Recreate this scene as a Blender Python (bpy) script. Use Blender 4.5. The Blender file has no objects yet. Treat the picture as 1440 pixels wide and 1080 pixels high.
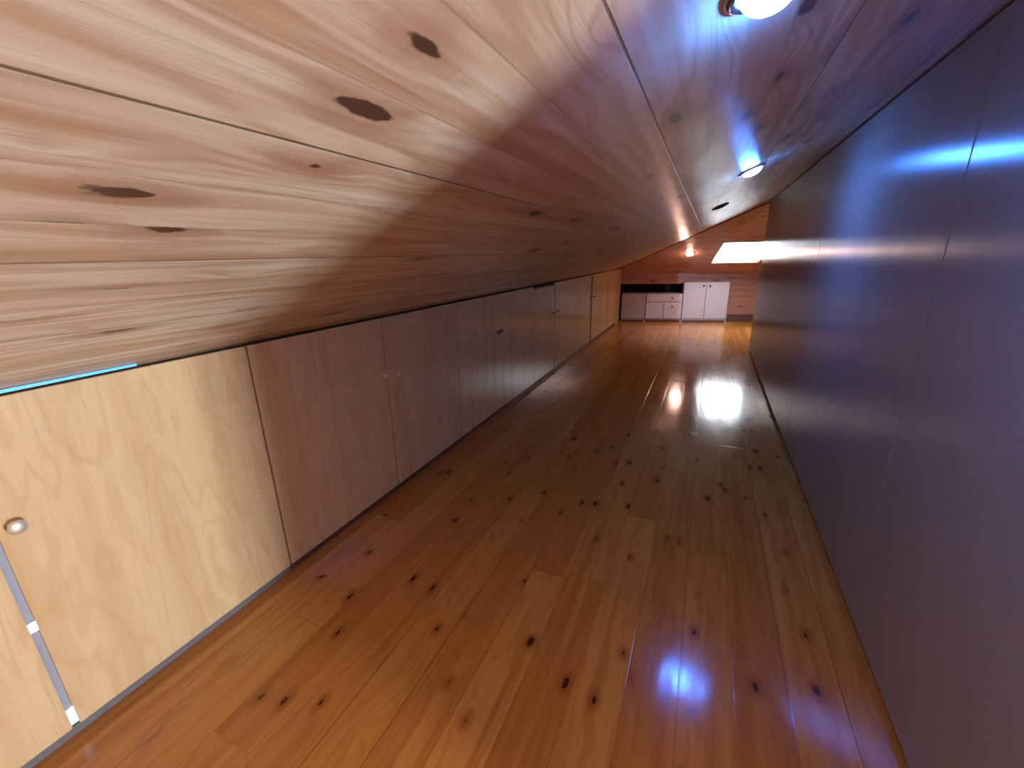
import bpy, bmesh, math
from mathutils import Vector, Matrix
from mathutils.geometry import tessellate_polygon

C = bpy.context.scene.collection
S = 1.15                       # eye height above the floor in metres; all lengths below are multiples of it
def V(x, y, z): return Vector((x * S, y * S, (z + 1) * S))   # floor at z = -1

# ------------------------------------------------------------------ camera
cam_d = bpy.data.cameras.new('camera'); cam = bpy.data.objects.new('camera', cam_d); C.objects.link(cam)
cam_d.sensor_fit = 'HORIZONTAL'; cam_d.sensor_width = 36.0
cam_d.lens = 36.0 * 595.0 / 1440.0
cam_d.clip_start = 0.01; cam_d.clip_end = 100
right = Vector((0.91212146, 0.40939479, -0.02074475)).normalized()
fwd = Vector((-0.39712149, 0.86996393, -0.29233077)).normalized()
up = right.cross(fwd).normalized()
M = Matrix((right, up, -fwd)).transposed().to_4x4()
M.translation = V(0, 0, 0)
cam.matrix_world = M
bpy.context.scene.camera = cam

# ------------------------------------------------------------------ world, exposure, daylight
sc = bpy.context.scene
w = bpy.data.worlds.new('sky'); sc.world = w; w.use_nodes = True
bg = w.node_tree.nodes['Background']
bg.inputs[0].default_value = (0.92, 0.95, 1.0, 1); bg.inputs[1].default_value = 15.0
sc.view_settings.view_transform = 'Standard'; sc.view_settings.look = 'None'
sc.view_settings.exposure = 0.35; sc.view_settings.gamma = 1.0
sc.view_settings.use_curve_mapping = False

def area(name, loc, direction, sx, sy, power=0, color=(1, 1, 1), portal=False, spread=180):
    L = bpy.data.lights.new(name, 'AREA'); L.shape = 'RECTANGLE'; L.size = sx; L.size_y = sy
    L.energy = power; L.color = color; L.spread = math.radians(spread)
    if portal: L.cycles.is_portal = True
    o = bpy.data.objects.new(name, L); C.objects.link(o)
    o.location = loc; o.rotation_euler = Vector(direction).to_track_quat('-Z', 'Y').to_euler()
    return o

# roof planes:  left slope z = ZL(x);  end slope  z = ZE(x, y)
PITCH = 0.647 / 1.627
def ZL(x): return -0.219 + PITCH * (x + 1.17)
def ZE(x, y): return 2.199 + 0.0646 * x - 0.36636 * y
def YH(x): return (2.199 + 0.0646 * x - ZL(x)) / 0.36636          # hip line
A10 = math.radians(10)
HU = Vector((math.cos(A10), math.sin(A10), 0))                     # horizontal direction in end slope
NE = Vector((-0.0646, 0.36636, 1)).normalized()
VU = NE.cross(HU).normalized()
if VU.z < 0: VU = -VU                                              # up the end slope, towards us
SK0 = Vector((0.0172, 6.44, ZE(0.0172, 6.44)))                     # lower left corner of the roof window
SKW, SKH = 0.565, 0.70
skc = SK0 + HU * SKW / 2 + VU * SKH / 2
skw_c = V(*(skc + NE * 0.06))
area('roof_window_daylight', skw_c, -NE, SKW * S, SKH * S, portal=True)
# unseen window added in the bay beside the camera to light the near doors
W2Y, W2Z, W2W, W2H, BAYX = -0.14, -0.35, 0.36, 0.9, 3.0
area('added_bay_light', V(BAYX + 0.03, W2Y, W2Z), (-1, 0, 0), W2W * S, W2H * S, power=165, color=(0.79, 0.97, 1.25))

# ------------------------------------------------------------------ materials
def newmat(name):
    m = bpy.data.materials.new(name); m.use_nodes = True
    return m, m.node_tree, m.node_tree.nodes['Principled BSDF']
class N:
    """small node-writing helper"""
    def __init__(s, nt): s.nt = nt
    def n(s, t, **k):
        o = s.nt.nodes.new(t)
        for a, b in k.items(): setattr(o, a, b)
        return o
    def put(s, sock, v):
        if isinstance(v, bpy.types.NodeSocket): s.nt.links.new(v, sock)
        else: sock.default_value = v
    def math(s, op, a, b=None, c=None, clamp=False):
        o = s.n('ShaderNodeMath', operation=op, use_clamp=clamp); s.put(o.inputs[0], a)
        if b is not None: s.put(o.inputs[1], b)
        if c is not None: s.put(o.inputs[2], c)
        return o.outputs[0]
    def xyz(s, x, y, z=0.0):
        o = s.n('ShaderNodeCombineXYZ')
        for i, q in enumerate((x, y, z)): s.put(o.inputs[i], q)
        return o.outputs[0]
    def noise(s, v, scale=1.0, detail=4.0, rough=0.55, dist=0.0):
        o = s.n('ShaderNodeTexNoise'); s.put(o.inputs['Vector'], v)
        o.inputs['Scale'].default_value = scale; o.inputs['Detail'].default_value = detail
        o.inputs['Roughness'].default_value = rough; o.inputs['Distortion'].default_value = dist
        return o.outputs['Fac']
    def white(s, v):
        o = s.n('ShaderNodeTexWhiteNoise', noise_dimensions='3D'); s.put(o.inputs['Vector'], v); return o.outputs['Value']
    def mix(s, f, a, b, blend='MIX'):
        o = s.n('ShaderNodeMix', data_type='RGBA', blend_type=blend); s.put(o.inputs[0], f)
        s.put(o.inputs[6], a); s.put(o.inputs[7], b); return o.outputs[2]
    def ramp(s, f, lo, hi, a=0.0, b=1.0):
        o = s.n('ShaderNodeMapRange', interpolation_type='SMOOTHSTEP'); s.put(o.inputs[0], f)
        o.inputs[1].default_value = lo; o.inputs[2].default_value = hi
        o.inputs[3].default_value = a; o.inputs[4].default_value = b
        return o.outputs[0]
def c4(c): return (*c, 1.0)

def planks(name, width, offset, length, base, dark, pale, rough, knot, knot_u, knot_v, knot_size,
           groove=0.010, tilt=0.010, grain=1.0, coat=0.0, seed=0.0, vary=0.5, end_joint=True, joint=(0.25, 0.6), third=False):
    m, nt, P = newmat(name); k = N(nt)
    uv = k.n('ShaderNodeUVMap'); sep = k.n('ShaderNodeSeparateXYZ'); nt.links.new(uv.outputs[0], sep.inputs[0])
    u, v = sep.outputs[0], sep.outputs[1]
    t = k.math('DIVIDE', k.math('SUBTRACT', v, offset), width)
    idv = k.math('FLOOR', t); fr = k.math('FRACT', t)
    r1 = k.white(k.xyz(idv, seed, 3.1))
    uu = k.math('DIVIDE', k.math('ADD', u, k.math('MULTIPLY', r1, length * 3.0)), length)
    idu = k.math('FLOOR', uu); fru = k.math('FRACT', uu)
    if not end_joint: idu = 0.0
    r = k.white(k.xyz(idv, idu, 7.7 + seed)); r2 = k.white(k.xyz(idv, idu, 1.3 + seed))
    # knots: irregular ellipses in some voronoi cells
    kv = k.xyz(k.math('ADD', k.math('DIVIDE', u, knot_u), k.math('MULTIPLY', r, 31.0)), k.math('ADD', k.math('DIVIDE', v, knot_v), seed), 0.0)
    vo = k.n('ShaderNodeTexVoronoi', voronoi_dimensions='2D', feature='F1'); k.put(vo.inputs['Vector'], kv); vo.inputs['Scale'].default_value = 1.0
    vs = k.n('ShaderNodeSeparateColor'); nt.links.new(vo.outputs['Color'], vs.inputs[0])
    wob = k.math('MULTIPLY', k.math('SUBTRACT', k.noise(k.xyz(k.math('MULTIPLY', u, 30.0), k.math('MULTIPLY', v, 60.0), r), 1.0, 2.0), 0.5), knot_size * 1.2)
    d = k.math('ADD', vo.outputs['Distance'], wob)
    size = k.math('MULTIPLY', k.math('SUBTRACT', vs.outputs[0], 1.0 - knot), knot_size / max(knot, 0.01), clamp=False)
    kn = k.math('SUBTRACT', size, d)
    core = k.ramp(kn, -knot_size * 0.05, knot_size * 0.22)
    halo = k.ramp(kn, -knot_size * 2.0, 0.0)
    halo = k.math('MULTIPLY', halo, k.ramp(size, 0.0, knot_size * .3))
    # grain flowing round the knots
    flow = k.math('MULTIPLY', k.math('POWER', k.math('SUBTRACT', 1.0, k.math('MINIMUM', k.math('MULTIPLY', vo.outputs['Distance'], 1.6), 1.0)), 2.0), 0.35)
    gv = k.xyz(k.math('ADD', k.math('MULTIPLY', u, 0.55), k.math('MULTIPLY', r, 57.0)), k.math('ADD', k.math('MULTIPLY', v, 7.0), flow), k.math('MULTIPLY', r2, 9.0))
    g1 = k.noise(gv, 1.0, 3.0, 0.5, 0.25)
    rings = k.math('ABSOLUTE', k.math('SINE', k.math('MULTIPLY', g1, 34.0)))
    fine = k.noise(k.xyz(k.math('MULTIPLY', u, 5.0), k.math('MULTIPLY', v, 600.0), r), 1.0, 3.0, 0.6)
    broad = k.noise(k.xyz(k.math('ADD', k.math('MULTIPLY', u, 0.8), k.math('MULTIPLY', r2, 13.0)), k.math('MULTIPLY', v, 26.0), r), 1.0, 3.0, 0.5)
    col = k.mix(k.math('MULTIPLY', k.ramp(r, 0.0, 1.0), vary), c4(base), c4(pale))
    col = k.mix(k.math('MULTIPLY', k.ramp(rings, 0.15, 1.0, 1.0, 0.0), 0.33 * grain), col, c4(dark))
    col = k.mix(k.ramp(broad, 0.52, 0.72, 0.0, 0.5 * grain), col, c4(dark))
    col = k.mix(k.ramp(broad, 0.30, 0.46, 0.55, 0.0), col, c4(pale))
    col = k.mix(k.ramp(fine, 0.45, 0.85, 0.0, 0.45 * grain), col, c4(dark))
    # reddish resin streaks
    st = k.noise(k.xyz(k.math('ADD', k.math('MULTIPLY', u, 1.6), k.math('MULTIPLY', r, 41.0)), k.math('MULTIPLY', v, 38.0), r2), 1.0, 4.0, 0.6, 0.4)
    col = k.mix(k.ramp(st, 0.64, 0.74, 0.0, 0.6 * grain * 0.6), col, c4((dark[0] * .75, dark[1] * .55, dark[2] * .45)))
    col = k.mix(k.math('MULTIPLY', halo, 0.6), col, c4((dark[0] * .8, dark[1] * .62, dark[2] * .5)))
    col = k.mix(k.math('MULTIPLY', core, 0.92), col, c4((dark[0] * .16, dark[1] * .10, dark[2] * .10)))
    gw = groove
    edge = k.math('MINIMUM', fr, k.math('SUBTRACT', 1.0, fr))
    ln = k.ramp(edge, gw * .5, gw * 1.8, 1.0, 0.0)
    if end_joint:
        e2 = k.math('MINIMUM', fru, k.math('SUBTRACT', 1.0, fru))
        ln = k.math('MAXIMUM', ln, k.ramp(e2, 0.0006, 0.0016, 1.0, 0.0))
    depth = k.math('MULTIPLY', ln, k.math('ADD', joint[0], k.math('MULTIPLY', k.math('POWER', k.white(k.xyz(idv, 5.5, seed)), 3.0), joint[1])))
    if third:       # every third joint of the cladding has opened, the others are tight
        m3 = k.math('MODULO', k.math('ADD', k.math('FLOOR', k.math('ADD', t, 0.5)), 300.0), 3.0)
        depth = k.math('MULTIPLY', ln, k.ramp(m3, 0.4, 0.6, 0.75, 0.16))
    col = k.mix(depth, col, c4((dark[0] * .14, dark[1] * .09, dark[2] * .08)))
    k.put(P.inputs['Base Color'], col)
    k.put(P.inputs['Roughness'], k.math('ADD', rough, k.math('MULTIPLY', k.noise(k.xyz(k.math('MULTIPLY', u, 3.0), k.math('MULTIPLY', v, 9.0), 0), 1.0, 3.0), rough * .7)))
    P.inputs['Coat Weight'].default_value = coat; P.inputs['Coat Roughness'].default_value = 0.08
    # relief: grooves, every board a touch out of level, ripples in the varnish
    h = k.math('MULTIPLY', depth, -0.0008)
    h = k.math('ADD', h, k.math('MULTIPLY', k.math('MULTIPLY', k.math('SUBTRACT', r2, 0.5), fr), tilt * width * 2.0))
    h = k.math('ADD', h, k.math('MULTIPLY', k.noise(k.xyz(k.math('MULTIPLY', u, 4.0), k.math('MULTIPLY', v, 14.0), r), 1.0, 2.0), tilt * 0.10))
    h = k.math('ADD', h, k.math('MULTIPLY', fine, 0.00006))
    b = k.n('ShaderNodeBump'); b.inputs['Distance'].default_value = 1.0; b.inputs['Strength'].default_value = 1.0
    k.put(b.inputs['Height'], h); nt.links.new(b.outputs[0], P.inputs['Normal'])
    if coat: nt.links.new(b.outputs[0], P.inputs['Coat Normal'])
    return m

def veneer(name, base, dark, rough, cell=0.55, ripple=1.0, grain=1.0):
    """vertical-grain oak laminate; u runs up the grain"""
    m, nt, P = newmat(name); k = N(nt)
    uv = k.n('ShaderNodeUVMap'); sep = k.n('ShaderNodeSeparateXYZ'); nt.links.new(uv.outputs[0], sep.inputs[0])
    u, v = sep.outputs[0], sep.outputs[1]
    idp = k.math('FLOOR', k.math('DIVIDE', v, cell))
    g = k.noise(k.xyz(k.math('MULTIPLY', u, 1.1), k.math('MULTIPLY', v, 5.0), k.math('MULTIPLY', idp, 3.7)), 1.0, 3.0, 0.5, 0.3)
    rings = k.math('ABSOLUTE', k.math('SINE', k.math('MULTIPLY', g, 40.0)))
    pores = k.noise(k.xyz(k.math('MULTIPLY', u, 9.0), k.math('MULTIPLY', v, 330.0), 1.0), 1.0, 3.0, 0.65)
    blot = k.noise(k.xyz(k.math('MULTIPLY', u, 0.7), k.math('MULTIPLY', v, 12.0), 4.0), 1.0, 3.0)
    col = k.mix(k.ramp(rings, 0.0, 0.8, 0.28 * grain, 0.0), c4(base), c4(dark))
    col = k.mix(k.ramp(pores, 0.45, 0.8, 0.0, 0.5 * grain), col, c4(dark))
    col = k.mix(k.ramp(blot, 0.4, 0.7, 0.0, 0.4 * grain), col, c4(dark))
    k.put(P.inputs['Base Color'], col)
    P.inputs['Roughness'].default_value = rough; P.inputs['Anisotropic'].default_value = 0.85; P.inputs['Anisotropic Rotation'].default_value = 0.25
    tg = k.n('ShaderNodeTangent', direction_type='UV_MAP'); tg.uv_map = 'UVMap'; nt.links.new(tg.outputs[0], P.inputs['Tangent'])
    h = k.math('MULTIPLY', k.noise(k.xyz(k.math('MULTIPLY', u, 0.6), k.math('MULTIPLY', v, 120.0), 2.0), 1.0, 2.0), 0.00022 * ripple)
    h = k.math('ADD', h, k.math('MULTIPLY', k.noise(k.xyz(k.math('MULTIPLY', u, 0.8), k.math('MULTIPLY', v, 7.0), 6.0), 1.0, 1.0), 0.0012 * ripple))
    b = k.n('ShaderNodeBump'); b.inputs['Distance'].default_value = 1.0
    k.put(b.inputs['Height'], h); nt.links.new(b.outputs[0], P.inputs['Normal'])
    return m

def plain(name, col, rough=0.5, metal=0.0, speck=0.06):
    m, nt, P = newmat(name); k = N(nt)
    tc = k.n('ShaderNodeTexCoord')
    f = k.noise(tc.outputs['Object'], 14.0, 4.0)
    k.put(P.inputs['Base Color'], k.mix(k.ramp(f, 0.3, 0.7), c4([c * (1 - speck) for c in col]), c4([min(1, c * (1 + speck)) for c in col])))
    P.inputs['Roughness'].default_value = rough; P.inputs['Metallic'].default_value = metal
    return m
def glow(name, col, strength):
    m, nt, P = newmat(name)
    P.inputs['Base Color'].default_value = (0.8, 0.8, 0.8, 1)
    P.inputs['Emission Color'].default_value = c4(col); P.inputs['Emission Strength'].default_value = strength
    return m

M_floor = planks('varnished_pine_floor', 0.117 * S, 0.036 * S, 2.3, (0.38, 0.135, 0.022), (0.22, 0.060, 0.010), (0.50, 0.220, 0.040),
                 0.10, 0.52, 0.22, 0.11, 0.09, groove=0.014, tilt=0.010, seed=2.0, vary=0.7, grain=0.8, joint=(0.12, 0.5))
M_ceil = planks('pine_ceiling_boards', 0.255 / 3 * S * 1.0762, -0.360 * S * 1.0762, 9.0, (0.55, 0.385, 0.235), (0.36, 0.185, 0.090), (0.69, 0.59, 0.44),
                0.25, 0.42, 0.34, 0.12, 0.13, groove=0.014, tilt=0.014, seed=9.0, vary=0.9, grain=1.45, end_joint=False, third=True)
M_endceil = planks('red_pine_end_boards', 0.105, 0.0, 3.0, (0.54, 0.27, 0.18), (0.36, 0.14, 0.085), (0.62, 0.36, 0.25),
                   0.22, 0.45, 0.34, 0.10, 0.14, groove=0.012, tilt=0.006, seed=8.0)
M_endwall = planks('dark_pine_end_wall', 0.098, 0.01, 3.0, (0.36, 0.150, 0.105), (0.24, 0.080, 0.055), (0.42, 0.20, 0.14),
                   0.30, 0.3, 0.34, 0.10, 0.12, groove=0.02, tilt=0.004, seed=11.0)
M_door = veneer('oak_laminate_doors', (0.60, 0.405, 0.195), (0.45, 0.25, 0.095), 0.21, cell=0.62)
M_wall = veneer('oak_laminate_wall', (0.245, 0.215, 0.18), (0.18, 0.150, 0.125), 0.25, cell=1.4, grain=0.35)
M_plain = plain('plywood_lining', (0.62, 0.44, 0.26), 0.8)
M_dark = plain('recess_shade_dark', (0.045, 0.026, 0.018), 0.75)  # near-black puts the shade of gaps and recesses into the colour
M_carc = plain('cupboard_inside_board', (0.06, 0.035, 0.022), 0.7)
M_grey = plain('lit_joint_grey', (0.28, 0.27, 0.27), 0.5)
M_base = plain('brown_baseboard', (0.10, 0.038, 0.025), 0.5)
M_brass = plain('pale_brass', (0.78, 0.70, 0.52), 0.38, 0.7, 0.02)
M_bronze = plain('dark_bronze_knob', (0.10, 0.06, 0.05), 0.35, 0.8, 0.05)
M_steel = plain('polished_steel', (0.85, 0.87, 0.90), 0.15, 1.0, 0.02)
M_glint = plain('white_glint', (0.85, 0.90, 0.95), 0.3, 0.0, 0.02)
M_plinth = plain('brown_grey_plinth', (0.13, 0.11, 0.10), 0.5)
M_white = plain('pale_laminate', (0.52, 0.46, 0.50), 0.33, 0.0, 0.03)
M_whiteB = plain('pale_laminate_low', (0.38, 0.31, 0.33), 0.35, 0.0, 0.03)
M_blue = plain('blue_eave_gleam', (0.20, 0.62, 0.82), 0.35, 0.0, 0.03)
M_black = plain('lamp_hollow_black', (0.02, 0.02, 0.022), 0.4)
M_frame = plain('window_frame_varnish', (0.50, 0.22, 0.12), 0.35, 0.0, 0.1)
M_bulb = glow('blue_lamp_lens', (0.055, 0.23, 1.0), 400.0)
M_bulbw = glow('warm_white_lamp_lens', (1.0, 0.56, 0.42), 150.0)
mg, ntg, Pg = newmat('window_glass')
ntg.nodes.remove(Pg)
kg = N(ntg); tr = kg.n('ShaderNodeBsdfTransparent'); gl = kg.n('ShaderNodeBsdfGlossy'); gl.inputs['Roughness'].default_value = 0.02
tr.inputs[0].default_value = (0.95, 0.98, 1, 1)
mx = kg.n('ShaderNodeMixShader'); fres = kg.n('ShaderNodeFresnel'); fres.inputs[0].default_value = 1.3
ntg.links.new(kg.math('MINIMUM', fres.outputs[0], 0.12), mx.inputs[0]); ntg.links.new(tr.outputs[0], mx.inputs[1]); ntg.links.new(gl.outputs[0], mx.inputs[2])
ntg.links.new(mx.outputs[0], ntg.nodes['Material Output'].inputs[0])
M_glass = mg

# ------------------------------------------------------------------ mesh helpers
X, Y, Z = Vector((1, 0, 0)), Vector((0, 1, 0)), Vector((0, 0, 1))
def finish(name, bm, mat, parent=None, along=None, across=None, smooth=False, bevel=0.0):
    bmesh.ops.recalc_face_normals(bm, faces=bm.faces[:])
    if bevel: bmesh.ops.bevel(bm, geom=bm.edges[:], offset=bevel, segments=2, affect='EDGES', clamp_overlap=True)
    if along is not None:
        uvl = bm.loops.layers.uv.new('UVMap')
        for f in bm.faces:
            for l in f.loops: l[uvl].uv = (l.vert.co.dot(along), l.vert.co.dot(across))
    me = bpy.data.meshes.new(name); bm.to_mesh(me); bm.free()
    if smooth:
        for p in me.polygons: p.use_smooth = True
    me.materials.append(mat)
    o = bpy.data.objects.new(name, me); C.objects.link(o)
    if parent: o.parent = parent
    return o
def prism(bm, bottom, top):
    """closed prism between two loops of points"""
    a = [bm.verts.new(p) for p in bottom]; b = [bm.verts.new(p) for p in top]
    bm.faces.new(a); bm.faces.new(b[::-1])
    for i in range(len(a)):
        j = (i + 1) % len(a); bm.faces.new((a[i], b[i], b[j], a[j]))
def box(bm, p0, p1, ax=None):
    """box between two corners given in eye-height units; ax = optional (origin, U, W) frame"""
    x0, y0, z0 = p0; x1, y1, z1 = p1
    q = [(x0, y0), (x1, y0), (x1, y1), (x0, y1)]
    if ax:
        o, U, W = ax
        f = lambda a, b, z: V(o.x + U.x * a + W.x * b, o.y + U.y * a + W.y * b, z)
    else: f = V
    prism(bm, [f(a, b, z0) for a, b in q], [f(a, b, z1) for a, b in q])
def lathe(bm, prof, seg=32, at=Vector((0, 0, 0)), axis=Z):
    q = axis.to_track_quat('Z', 'Y')
    rings = []
    for r, h in prof:
        if r < 1e-6: rings.append([bm.verts.new(at + q @ Vector((0, 0, h)))])
        else: rings.append([bm.verts.new(at + q @ Vector((r * math.cos(2 * math.pi * i / seg), r * math.sin(2 * math.pi * i / seg), h))) for i in range(seg)])
    for a, b in zip(rings, rings[1:]):
        for i in range(seg):
            j = (i + 1) % seg
            if len(a) == 1 and len(b) == 1: continue
            if len(a) == 1: bm.faces.new((a[0], b[i], b[j]))
            elif len(b) == 1: bm.faces.new((a[i], a[j], b[0]))
            else: bm.faces.new((a[i], a[j], b[j], b[i]))
def struct(o): o['kind'] = 'structure'; return o
def tag(o, label, cat, group=None):
    o['label'] = label; o['category'] = cat
    if group: o['group'] = group
    return o
def empty(name, loc, rot=None):
    o = bpy.data.objects.new(name, None); C.objects.link(o); o.location = loc; o.empty_display_size = 0.05
    if rot: o.rotation_euler = rot
    return o
def root(name, loc, label, cat, group=None):
    """Empty at a thing's base; parts are built in world space and keep their place"""
    return tag(empty(name, loc), label, cat, group)
def part(name, bm, mat, parent, world_offset, **k):
    o = finish(name, bm, mat, parent, **k)
    o.location = -world_offset
    return o

# ------------------------------------------------------------------ setting
Y0, Y1, XL, XR = -2.2, 8.2, -1.72, BAYX
bm = bmesh.new(); box(bm, (XL - .1, Y0 - .1, -1.08), (XR + .1, Y1, -1.0))
struct(finish('floor', bm, M_floor, along=Y, across=X))

TH = 0.035
bm = bmesh.new()
lo = [(XL - .1, Y0 - .1), (XR + .1, Y0 - .1), (XR + .1, YH(XR + .1)), (XL - .1, YH(XL - .1))]
prism(bm, [V(x, y, ZL(x)) for x, y in lo], [V(x, y, ZL(x) + TH) for x, y in lo])
la = Vector((1, 0, PITCH)).normalized()
o = struct(finish('ceiling', bm, M_ceil, along=Y, across=X * 1.0762)); o['label'] = 'sloping pine board ceiling with dark knots'

hole = [SK0, SK0 + HU * SKW, SK0 + HU * SKW + VU * SKH, SK0 + VU * SKH]
outer = [Vector((x, y, ZE(x, y))) for x, y in ((XL - .1, YH(XL - .1)), (XL - .1, Y1), (XR + .1, Y1), (XR + .1, YH(XR + .1)))]
bm = bmesh.new()
for dz in (0, TH):
    pts = [V(p.x, p.y, p.z + dz) for p in outer + hole]
    vs = [bm.verts.new(p) for p in pts]
    if dz == 0: low = vs
    else: high = vs
    for t in tessellate_polygon([pts[:4], pts[4:]]): bm.faces.new([vs[i] for i in t])
for off in (0, 4):
    for i in range(4):
        a, b = off + i, off + (i + 1) % 4
        bm.faces.new((low[a], low[b], high[b], high[a]))
o = struct(finish('ceiling', bm, M_endceil, along=HU, across=VU)); o['label'] = 'reddish pine boarded roof slope at the far end'

# dark moulding along the hip line
bm = bmesh.new()
a = Vector((-1.19, YH(-1.19), ZL(-1.19))); b = Vector((1.6, YH(1.6), ZL(1.6)))
dz = Vector((0, 0, -0.010)); dy = Vector((0, -0.012, 0))
prism(bm, [V(*(a + q)) for q in (-dy, dy, dy + dz, -dy + dz)], [V(*(b + q)) for q in (-dy, dy, dy + dz, -dy + dz)])
struct(finish('trim_1', bm, M_base))

def wall(name, boxes, mat, along=Z, across=Y):
    bm = bmesh.new()
    for p0, p1 in boxes: box(bm, p0, p1)
    return struct(finish(name, bm, mat, along=along, across=across))
def tall_wall(name, x0, x1, y0, y1, mat, sink=0.02, along=Z, across=Y):
    """wall whose top follows the left slope"""
    bm = bmesh.new(); q = [(x0, y0), (x1, y0), (x1, y1), (x0, y1)]
    prism(bm, [V(x, y, -1) for x, y in q], [V(x, y, ZL(x) + sink) for x, y in q])
    return struct(finish(name, bm, mat, along=along, across=across))
tall_wall('wall_left', XL - .08, XL, Y0, Y1 - .1, M_carc)
tall_wall('wall_back', XL, XR, Y0 - .08, Y0, M_plain)
# bay wall with the added, unseen window
bm = bmesh.new()
wy0, wy1, wz0, wz1 = W2Y - W2W / 2, W2Y + W2W / 2, W2Z - W2H / 2, W2Z + W2H / 2
ZT = ZL(XR) + 0.05
box(bm, (XR, Y0, -1), (XR + .08, wy0, ZT)); box(bm, (XR, wy1, -1), (XR + .08, Y1, ZT))
box(bm, (XR, wy0, -1), (XR + .08, wy1, wz0)); box(bm, (XR, wy0, wz1), (XR + .08, wy1, ZT))
struct(finish('wall_bay', bm, M_plain))
wn = empty('added_window', V(XR, W2Y, wz0)); struct(wn); off = Vector(V(XR, W2Y, wz0))
bm = bmesh.new()
for p0, p1 in (((XR - .01, wy0 - .02, wz0 - .02), (XR + .01, wy0, wz1 + .02)), ((XR - .01, wy1, wz0 - .02), (XR + .01, wy1 + .02, wz1 + .02)),
               ((XR - .01, wy0, wz0 - .02), (XR + .01, wy1, wz0)), ((XR - .01, wy0, wz1), (XR + .01, wy1, wz1 + .02))): box(bm, p0, p1)
part('window_frame', bm, M_frame, wn, off)

# right partition: laminate panels with tight joints
RX, RY0, RY1 = 0.457, 0.36, 4.90
seams = [RY0, 1.245, 2.46, 3.68, RY1]
bm = bmesh.new()
for a, b in zip(seams, seams[1:]):
    g = 0.0022
    q = [(RX, a + g), (RX + .016, a + g), (RX + .016, b - g), (RX, b - g)]
    prism(bm, [V(x, y, -0.979) for x, y in q], [V(x, y, ZL(x) - 0.006) for x, y in q])
wr = struct(finish('wall_right', bm, M_wall, along=Z, across=Y, bevel=0.0015)); wr['label'] = 'glossy grey brown laminate partition on the right'
bm = bmesh.new(); q = [(RX + .016, RY0 + .003), (RX + .07, RY0 + .003), (RX + .07, RY1 - .003), (RX + .016, RY1 - .003)]
prism(bm, [V(x, y, -1) for x, y in q], [V(x, y, ZL(x) + .02) for x, y in q])
finish('wall_core', bm, M_dark, wr)

# end wall: boarding on a line turned by 14 degrees, recess over the low cabinets
A14 = math.radians(14); U14 = Vector((math.cos(A14), math.sin(A14), 0)); W14 = Vector((-math.sin(A14), math.cos(A14), 0))
def fr14(y0): return (Vector((0, y0, 0)), U14, W14)
F = fr14(6.87)
def roofbox(bm, a0, a1, b0, b1, z0, F):
    """upright box whose top follows the end slope"""
    o, U, W = F; P = [(o.x + U.x * a + W.x * b, o.y + U.y * a + W.y * b) for a, b in ((a0, b0), (a1, b0), (a1, b1), (a0, b1))]
    prism(bm, [V(x, y, z0) for x, y in P], [V(x, y, ZE(x, y) + .018) for x, y in P])
bm = bmesh.new()
roofbox(bm, -0.30, 3.3, 0, .05, -1, F)                             # behind tall cabinet and to the right
roofbox(bm, -1.75, -0.30, 0, .05, -0.455, F)                       # fascia above the recess
struct(finish('wall_end', bm, M_endwall, along=U14, across=Z))
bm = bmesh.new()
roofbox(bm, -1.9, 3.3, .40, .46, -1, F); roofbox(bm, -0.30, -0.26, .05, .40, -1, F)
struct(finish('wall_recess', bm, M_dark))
bm = bmesh.new(); box(bm, (0.325, -0.02, -1), (3.2, 0.0, -0.90), F)
struct(finish('baseboard_end', bm, M_base))
# strip coloured blue to stand for daylight gleaming in the near eave joint
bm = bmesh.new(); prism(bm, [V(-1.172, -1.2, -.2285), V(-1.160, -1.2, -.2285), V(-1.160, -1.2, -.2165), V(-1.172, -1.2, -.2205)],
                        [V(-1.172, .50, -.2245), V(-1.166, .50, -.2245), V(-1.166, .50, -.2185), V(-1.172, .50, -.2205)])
struct(finish('eave_gleam_strip', bm, M_blue))

# roof window
r0 = V(*SK0); wn = struct(empty('window_1', r0)); wn['label'] = 'bright roof window in the far slope'
bm = bmesh.new(); t = 0.022
def sk(u, v, n): p = SK0 + HU * u + VU * v + NE * n; return V(p.x, p.y, p.z)
def skbox(u0, v0, u1, v1, n0, n1):
    q = [(u0, v0), (u1, v0), (u1, v1), (u0, v1)]
    prism(bm, [sk(u, v, n0) for u, v in q], [sk(u, v, n1) for u, v in q])
skbox(-t, -t, SKW + t, 0, -.006, .040); skbox(-t, SKH, SKW + t, SKH + t, -.006, .040)
skbox(-t, 0, 0, SKH, -.006, .040); skbox(SKW, 0, SKW + t, SKH, -.006, .040)
part('window_frame', bm, M_frame, wn, r0)
bm = bmesh.new(); skbox(0, 0, SKW, SKH, .020, .024)
part('window_pane', bm, M_glass, wn, r0)

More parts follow.
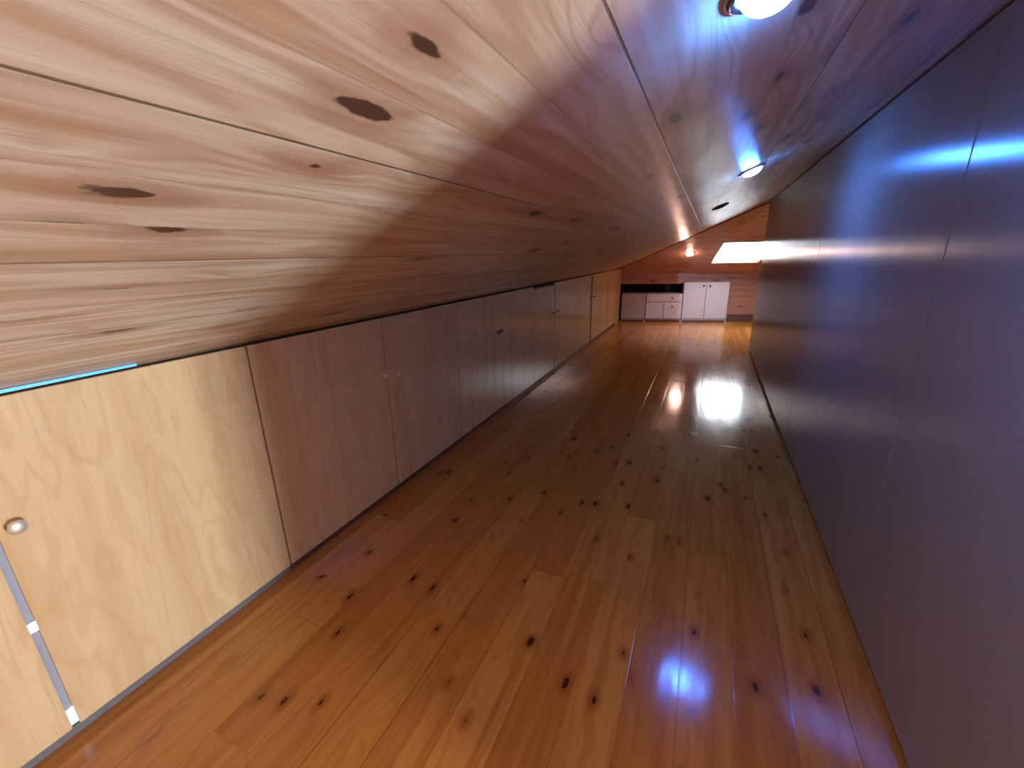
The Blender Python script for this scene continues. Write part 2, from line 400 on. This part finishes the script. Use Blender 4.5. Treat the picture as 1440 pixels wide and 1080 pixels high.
# ------------------------------------------------------------------ eave cupboards
FX = -1.17; ZB, ZTOP = -0.974, -0.2315
KN = [(0, 0), (.010, 0), (.0095, .003), (.006, .006), (.0055, .012), (.010, .017), (.0155, .021), (.017, .026), (.015, .031), (.009, .0345), (0, .0355)]
def knob(parent, off, loc, axis, mat, s=1.0, lab=None):
    bm = bmesh.new(); lathe(bm, [(r * s, h * s) for r, h in KN], 28, loc, axis)
    o = part('knob', bm, mat, parent, Vector((0, 0, 0)), smooth=True)
    return o
def cupboard(y0, ym, y1, label, knobs, gm=0.003, ge=0.003, top2=ZTOP, top1=ZTOP, kmat=M_brass, glints=False, pull=None):
    base = V(FX - .15, (y0 + y1) / 2, -1)
    r = root('eave_cupboard', base, label, 'cupboard', 'oak laminate cupboards under the eaves')
    # carcass under the slope: ends, shelf, bottom, back
    bm = bmesh.new(); xi, xo = FX - .018, FX - .42
    for ya, yb in ((y0 + .002, y0 + .016), (y1 - .016, y1 - .002)):
        q = [(xi, ya), (xi, yb), (xo, yb), (xo, ya)]
        prism(bm, [V(x, y, -.999) for x, y in q], [V(x, y, ZL(x) - .012) for x, y in q])
    box(bm, (xo, y0 + .016, -.999), (xi, y1 - .016, -.965))
    box(bm, (xo, y0 + .016, -.965), (xo + .012, y1 - .016, ZL(xo) - .012))
    box(bm, (xi - .03, y0 + .016, -.262), (xi, y1 - .016, -.243))
    box(bm, (xi - .05, ym - .012, -.965), (xi, ym + .012, -.262))
    part('carcass', bm, M_carc, r, base)
    bm = bmesh.new(); box(bm, (FX - .0175, y0, -.999), (FX - .008, y1, -.976)); part('plinth', bm, M_plinth if glints else M_base, r, base)
    for a, b, tp, ky in ((y0 + ge, ym - gm, top1, knobs[0]), (ym + gm, y1 - ge, top2, knobs[1])):
        bm = bmesh.new(); box(bm, (FX - .016, a, ZB), (FX, b, tp))
        d = part('door', bm, M_door, r, base, along=Z, across=Y, bevel=0.0012)
        if ky is not None: knob(d, base, V(FX, ky[0], ky[1]), X, kmat, ky[2])
        if pull and a < pull[0] < b:
            bm = bmesh.new(); box(bm, (FX, pull[0] - .035, pull[1] - .012), (FX + .006, pull[0] + .035, pull[1] + .012))
            part('recessed_pull', bm, M_bronze, d, Vector((0, 0, 0)), bevel=0.002)
    if glints:
        bm = bmesh.new(); box(bm, (FX - .0155, ym - gm - .002, -.974), (FX - .010, ym + gm + .002, ZTOP)); part('lit_joint_strip', bm, M_grey, r, base)  # grey strip added so the inside of the joint looks lit
        for zz, hh in ((-.700, .012), (-.945, .022)):  # white blocks put in for the bright glints in the joint
            bm = bmesh.new(); box(bm, (FX - .014, ym - gm - .001, zz - hh), (FX - .001, ym + gm + .001, zz + hh))
            part('glint_block', bm, M_glint, r, base, bevel=0.001)
    return r
cupboard(-.345, .212, .761, 'nearest pale oak laminate eave cupboard, brightly lit, with round knob by a wide open joint',
         (None, (.240, -.476, .95)), gm=.0065, glints=True)
cupboard(.761, 1.320, 1.878, 'second nearest oak laminate eave cupboard, with paired small knobs at its centre joint',
         ((1.296, -.462, .62), (1.377, -.474, .55)))
cupboard(1.878, 2.435, 2.990, 'eave cupboard with the small dark rectangular pull on its door',
         (None, None), gm=.0015, ge=.0018, pull=(2.396, -.466))
cupboard(2.990, 3.480, 4.270, 'eave cupboard with dark open slit over its left door and dark knobs at the joint',
         ((3.43, -.478, .7), (3.545, -.474, .7)), gm=.008, ge=.0018, top1=-.250, kmat=M_bronze)
cupboard(4.270, 4.760, 5.250, 'second farthest eave cupboard, split by the widest dark joint',
         ((4.69, -.474, .8), (4.85, -.474, .8)), gm=.028, ge=.0018, kmat=M_bronze)
cupboard(5.250, 5.640, 6.180, 'farthest eave cupboard, catching reddish light beside the end wall',
         (None, None), gm=.008, ge=.002)
# plain boarding closing the run up to the end wall
bm = bmesh.new(); box(bm, (FX - .03, 6.182, -1), (FX, 6.53, ZTOP)); struct(finish('trim_3', bm, M_door, along=Z, across=Y))

# ------------------------------------------------------------------ cabinets against the end wall
FC = fr14(6.775)
def f14(a, b, z, y0=6.775): return V(U14.x * a + W14.x * b, y0 + U14.y * a + W14.y * b, z)
def cab_knob(parent, off, a, z, s=.9):
    return knob(parent, off, f14(a, -.012, z), -W14, M_bronze, s)
def cab(name, a0, a1, z1, label, depth, fronts, shell, front_mat):
    base = f14((a0 + a1) / 2, depth / 2, -1)
    r = root(name, base, label, 'cabinet')
    bm = bmesh.new()
    t = .014
    box(bm, (a0, 0, -1), (a0 + t, depth, z1), FC); box(bm, (a1 - t, 0, -1), (a1, depth, z1), FC)
    box(bm, (a0, 0, z1 - t), (a1, depth, z1), FC); box(bm, (a0, 0, -.975), (a1, depth, -.955), FC)
    box(bm, (a0, depth - t, -1), (a1, depth, z1), FC)
    part('cabinet_body', bm, shell, r, base)
    bm = bmesh.new(); box(bm, (a0 + t, .012, -1), (a1 - t, .02, -.956), FC); part('plinth', bm, M_base, r, base)
    for kind, u0, u1, w0, w1, kn in fronts:
        bm = bmesh.new(); box(bm, (u0, -.012, w0), (u1, 0, w1), FC)
        d = part(kind, bm, front_mat, r, base, bevel=.0015)
        if kn: cab_knob(d, base, *kn)
    return r
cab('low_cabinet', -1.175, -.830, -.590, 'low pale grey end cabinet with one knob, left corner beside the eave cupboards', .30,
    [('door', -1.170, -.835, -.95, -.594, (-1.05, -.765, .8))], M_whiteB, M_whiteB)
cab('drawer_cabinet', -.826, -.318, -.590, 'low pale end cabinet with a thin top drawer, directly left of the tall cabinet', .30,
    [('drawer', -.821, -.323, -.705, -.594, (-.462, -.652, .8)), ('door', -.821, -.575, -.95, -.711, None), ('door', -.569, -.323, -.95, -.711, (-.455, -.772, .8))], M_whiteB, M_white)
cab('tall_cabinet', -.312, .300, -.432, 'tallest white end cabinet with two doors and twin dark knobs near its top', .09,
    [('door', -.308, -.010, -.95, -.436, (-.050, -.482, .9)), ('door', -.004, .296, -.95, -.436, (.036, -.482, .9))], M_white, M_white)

# ------------------------------------------------------------------ recessed ceiling lamps
NL = Vector((PITCH, 0, -1)).normalized()      # out of the left slope, into the room
def downlight(p, axis, label, lens, rim, s=1.0, depth=.030, group='round recessed ceiling lamps'):
    base = V(*p); r = root('ceiling_lamp', base, label, 'ceiling lamp', group)
    bm = bmesh.new(); lathe(bm, [(.033 * s, 0), (.046 * s, 0), (.047 * s, .002), (.045 * s, .006), (.040 * s, .0085), (.035 * s, .007), (.033 * s, .003), (.033 * s, 0)], 40, base, axis)
    part('rim', bm, rim, r, base, smooth=True)
    bm = bmesh.new(); lathe(bm, [(.0325 * s, .0005), (.0325 * s, .006)] + [(.0325 * s * math.cos(a), .006 + depth * math.sin(a)) for a in (.3, .6, .9, 1.2)] + [(0, .006 + depth)], 32, base, axis)
    part('lens', bm, lens, r, base, smooth=True)
    return r
downlight((.025, .575, ZL(.025)), NL, 'glaring blue-white ceiling lamp cut by the top edge of the picture', M_bulb, M_steel, 1.05)
downlight((.108, 1.983, ZL(.108)), NL, 'lit blue-white ceiling lamp halfway down the slope near the right partition', M_bulb, M_steel, 1.2, .02)
downlight((.024, 3.06, ZL(.024)), NL, 'dark unlit round ceiling lamp just before the hip line', M_black, M_dark, 1.2, .01)  # black lens stands for the shade inside the lamp's hollow
downlight((-.243, 6.038, ZE(-.243, 6.038)), -NE, 'warm white lit lamp on the far roof slope left of the roof window', M_bulbw, M_steel, 1.5)
M_fill = glow('warm_fill_lens', (1.0, 0.60, 0.30), 540.0)  # unseen lamp added as warm fill for doors, floor and ceiling
downlight((-.05, -.50, ZL(-.05)), NL, 'warm fill lamp added on the ceiling behind the viewpoint, unseen', M_fill, M_steel, 1.2)
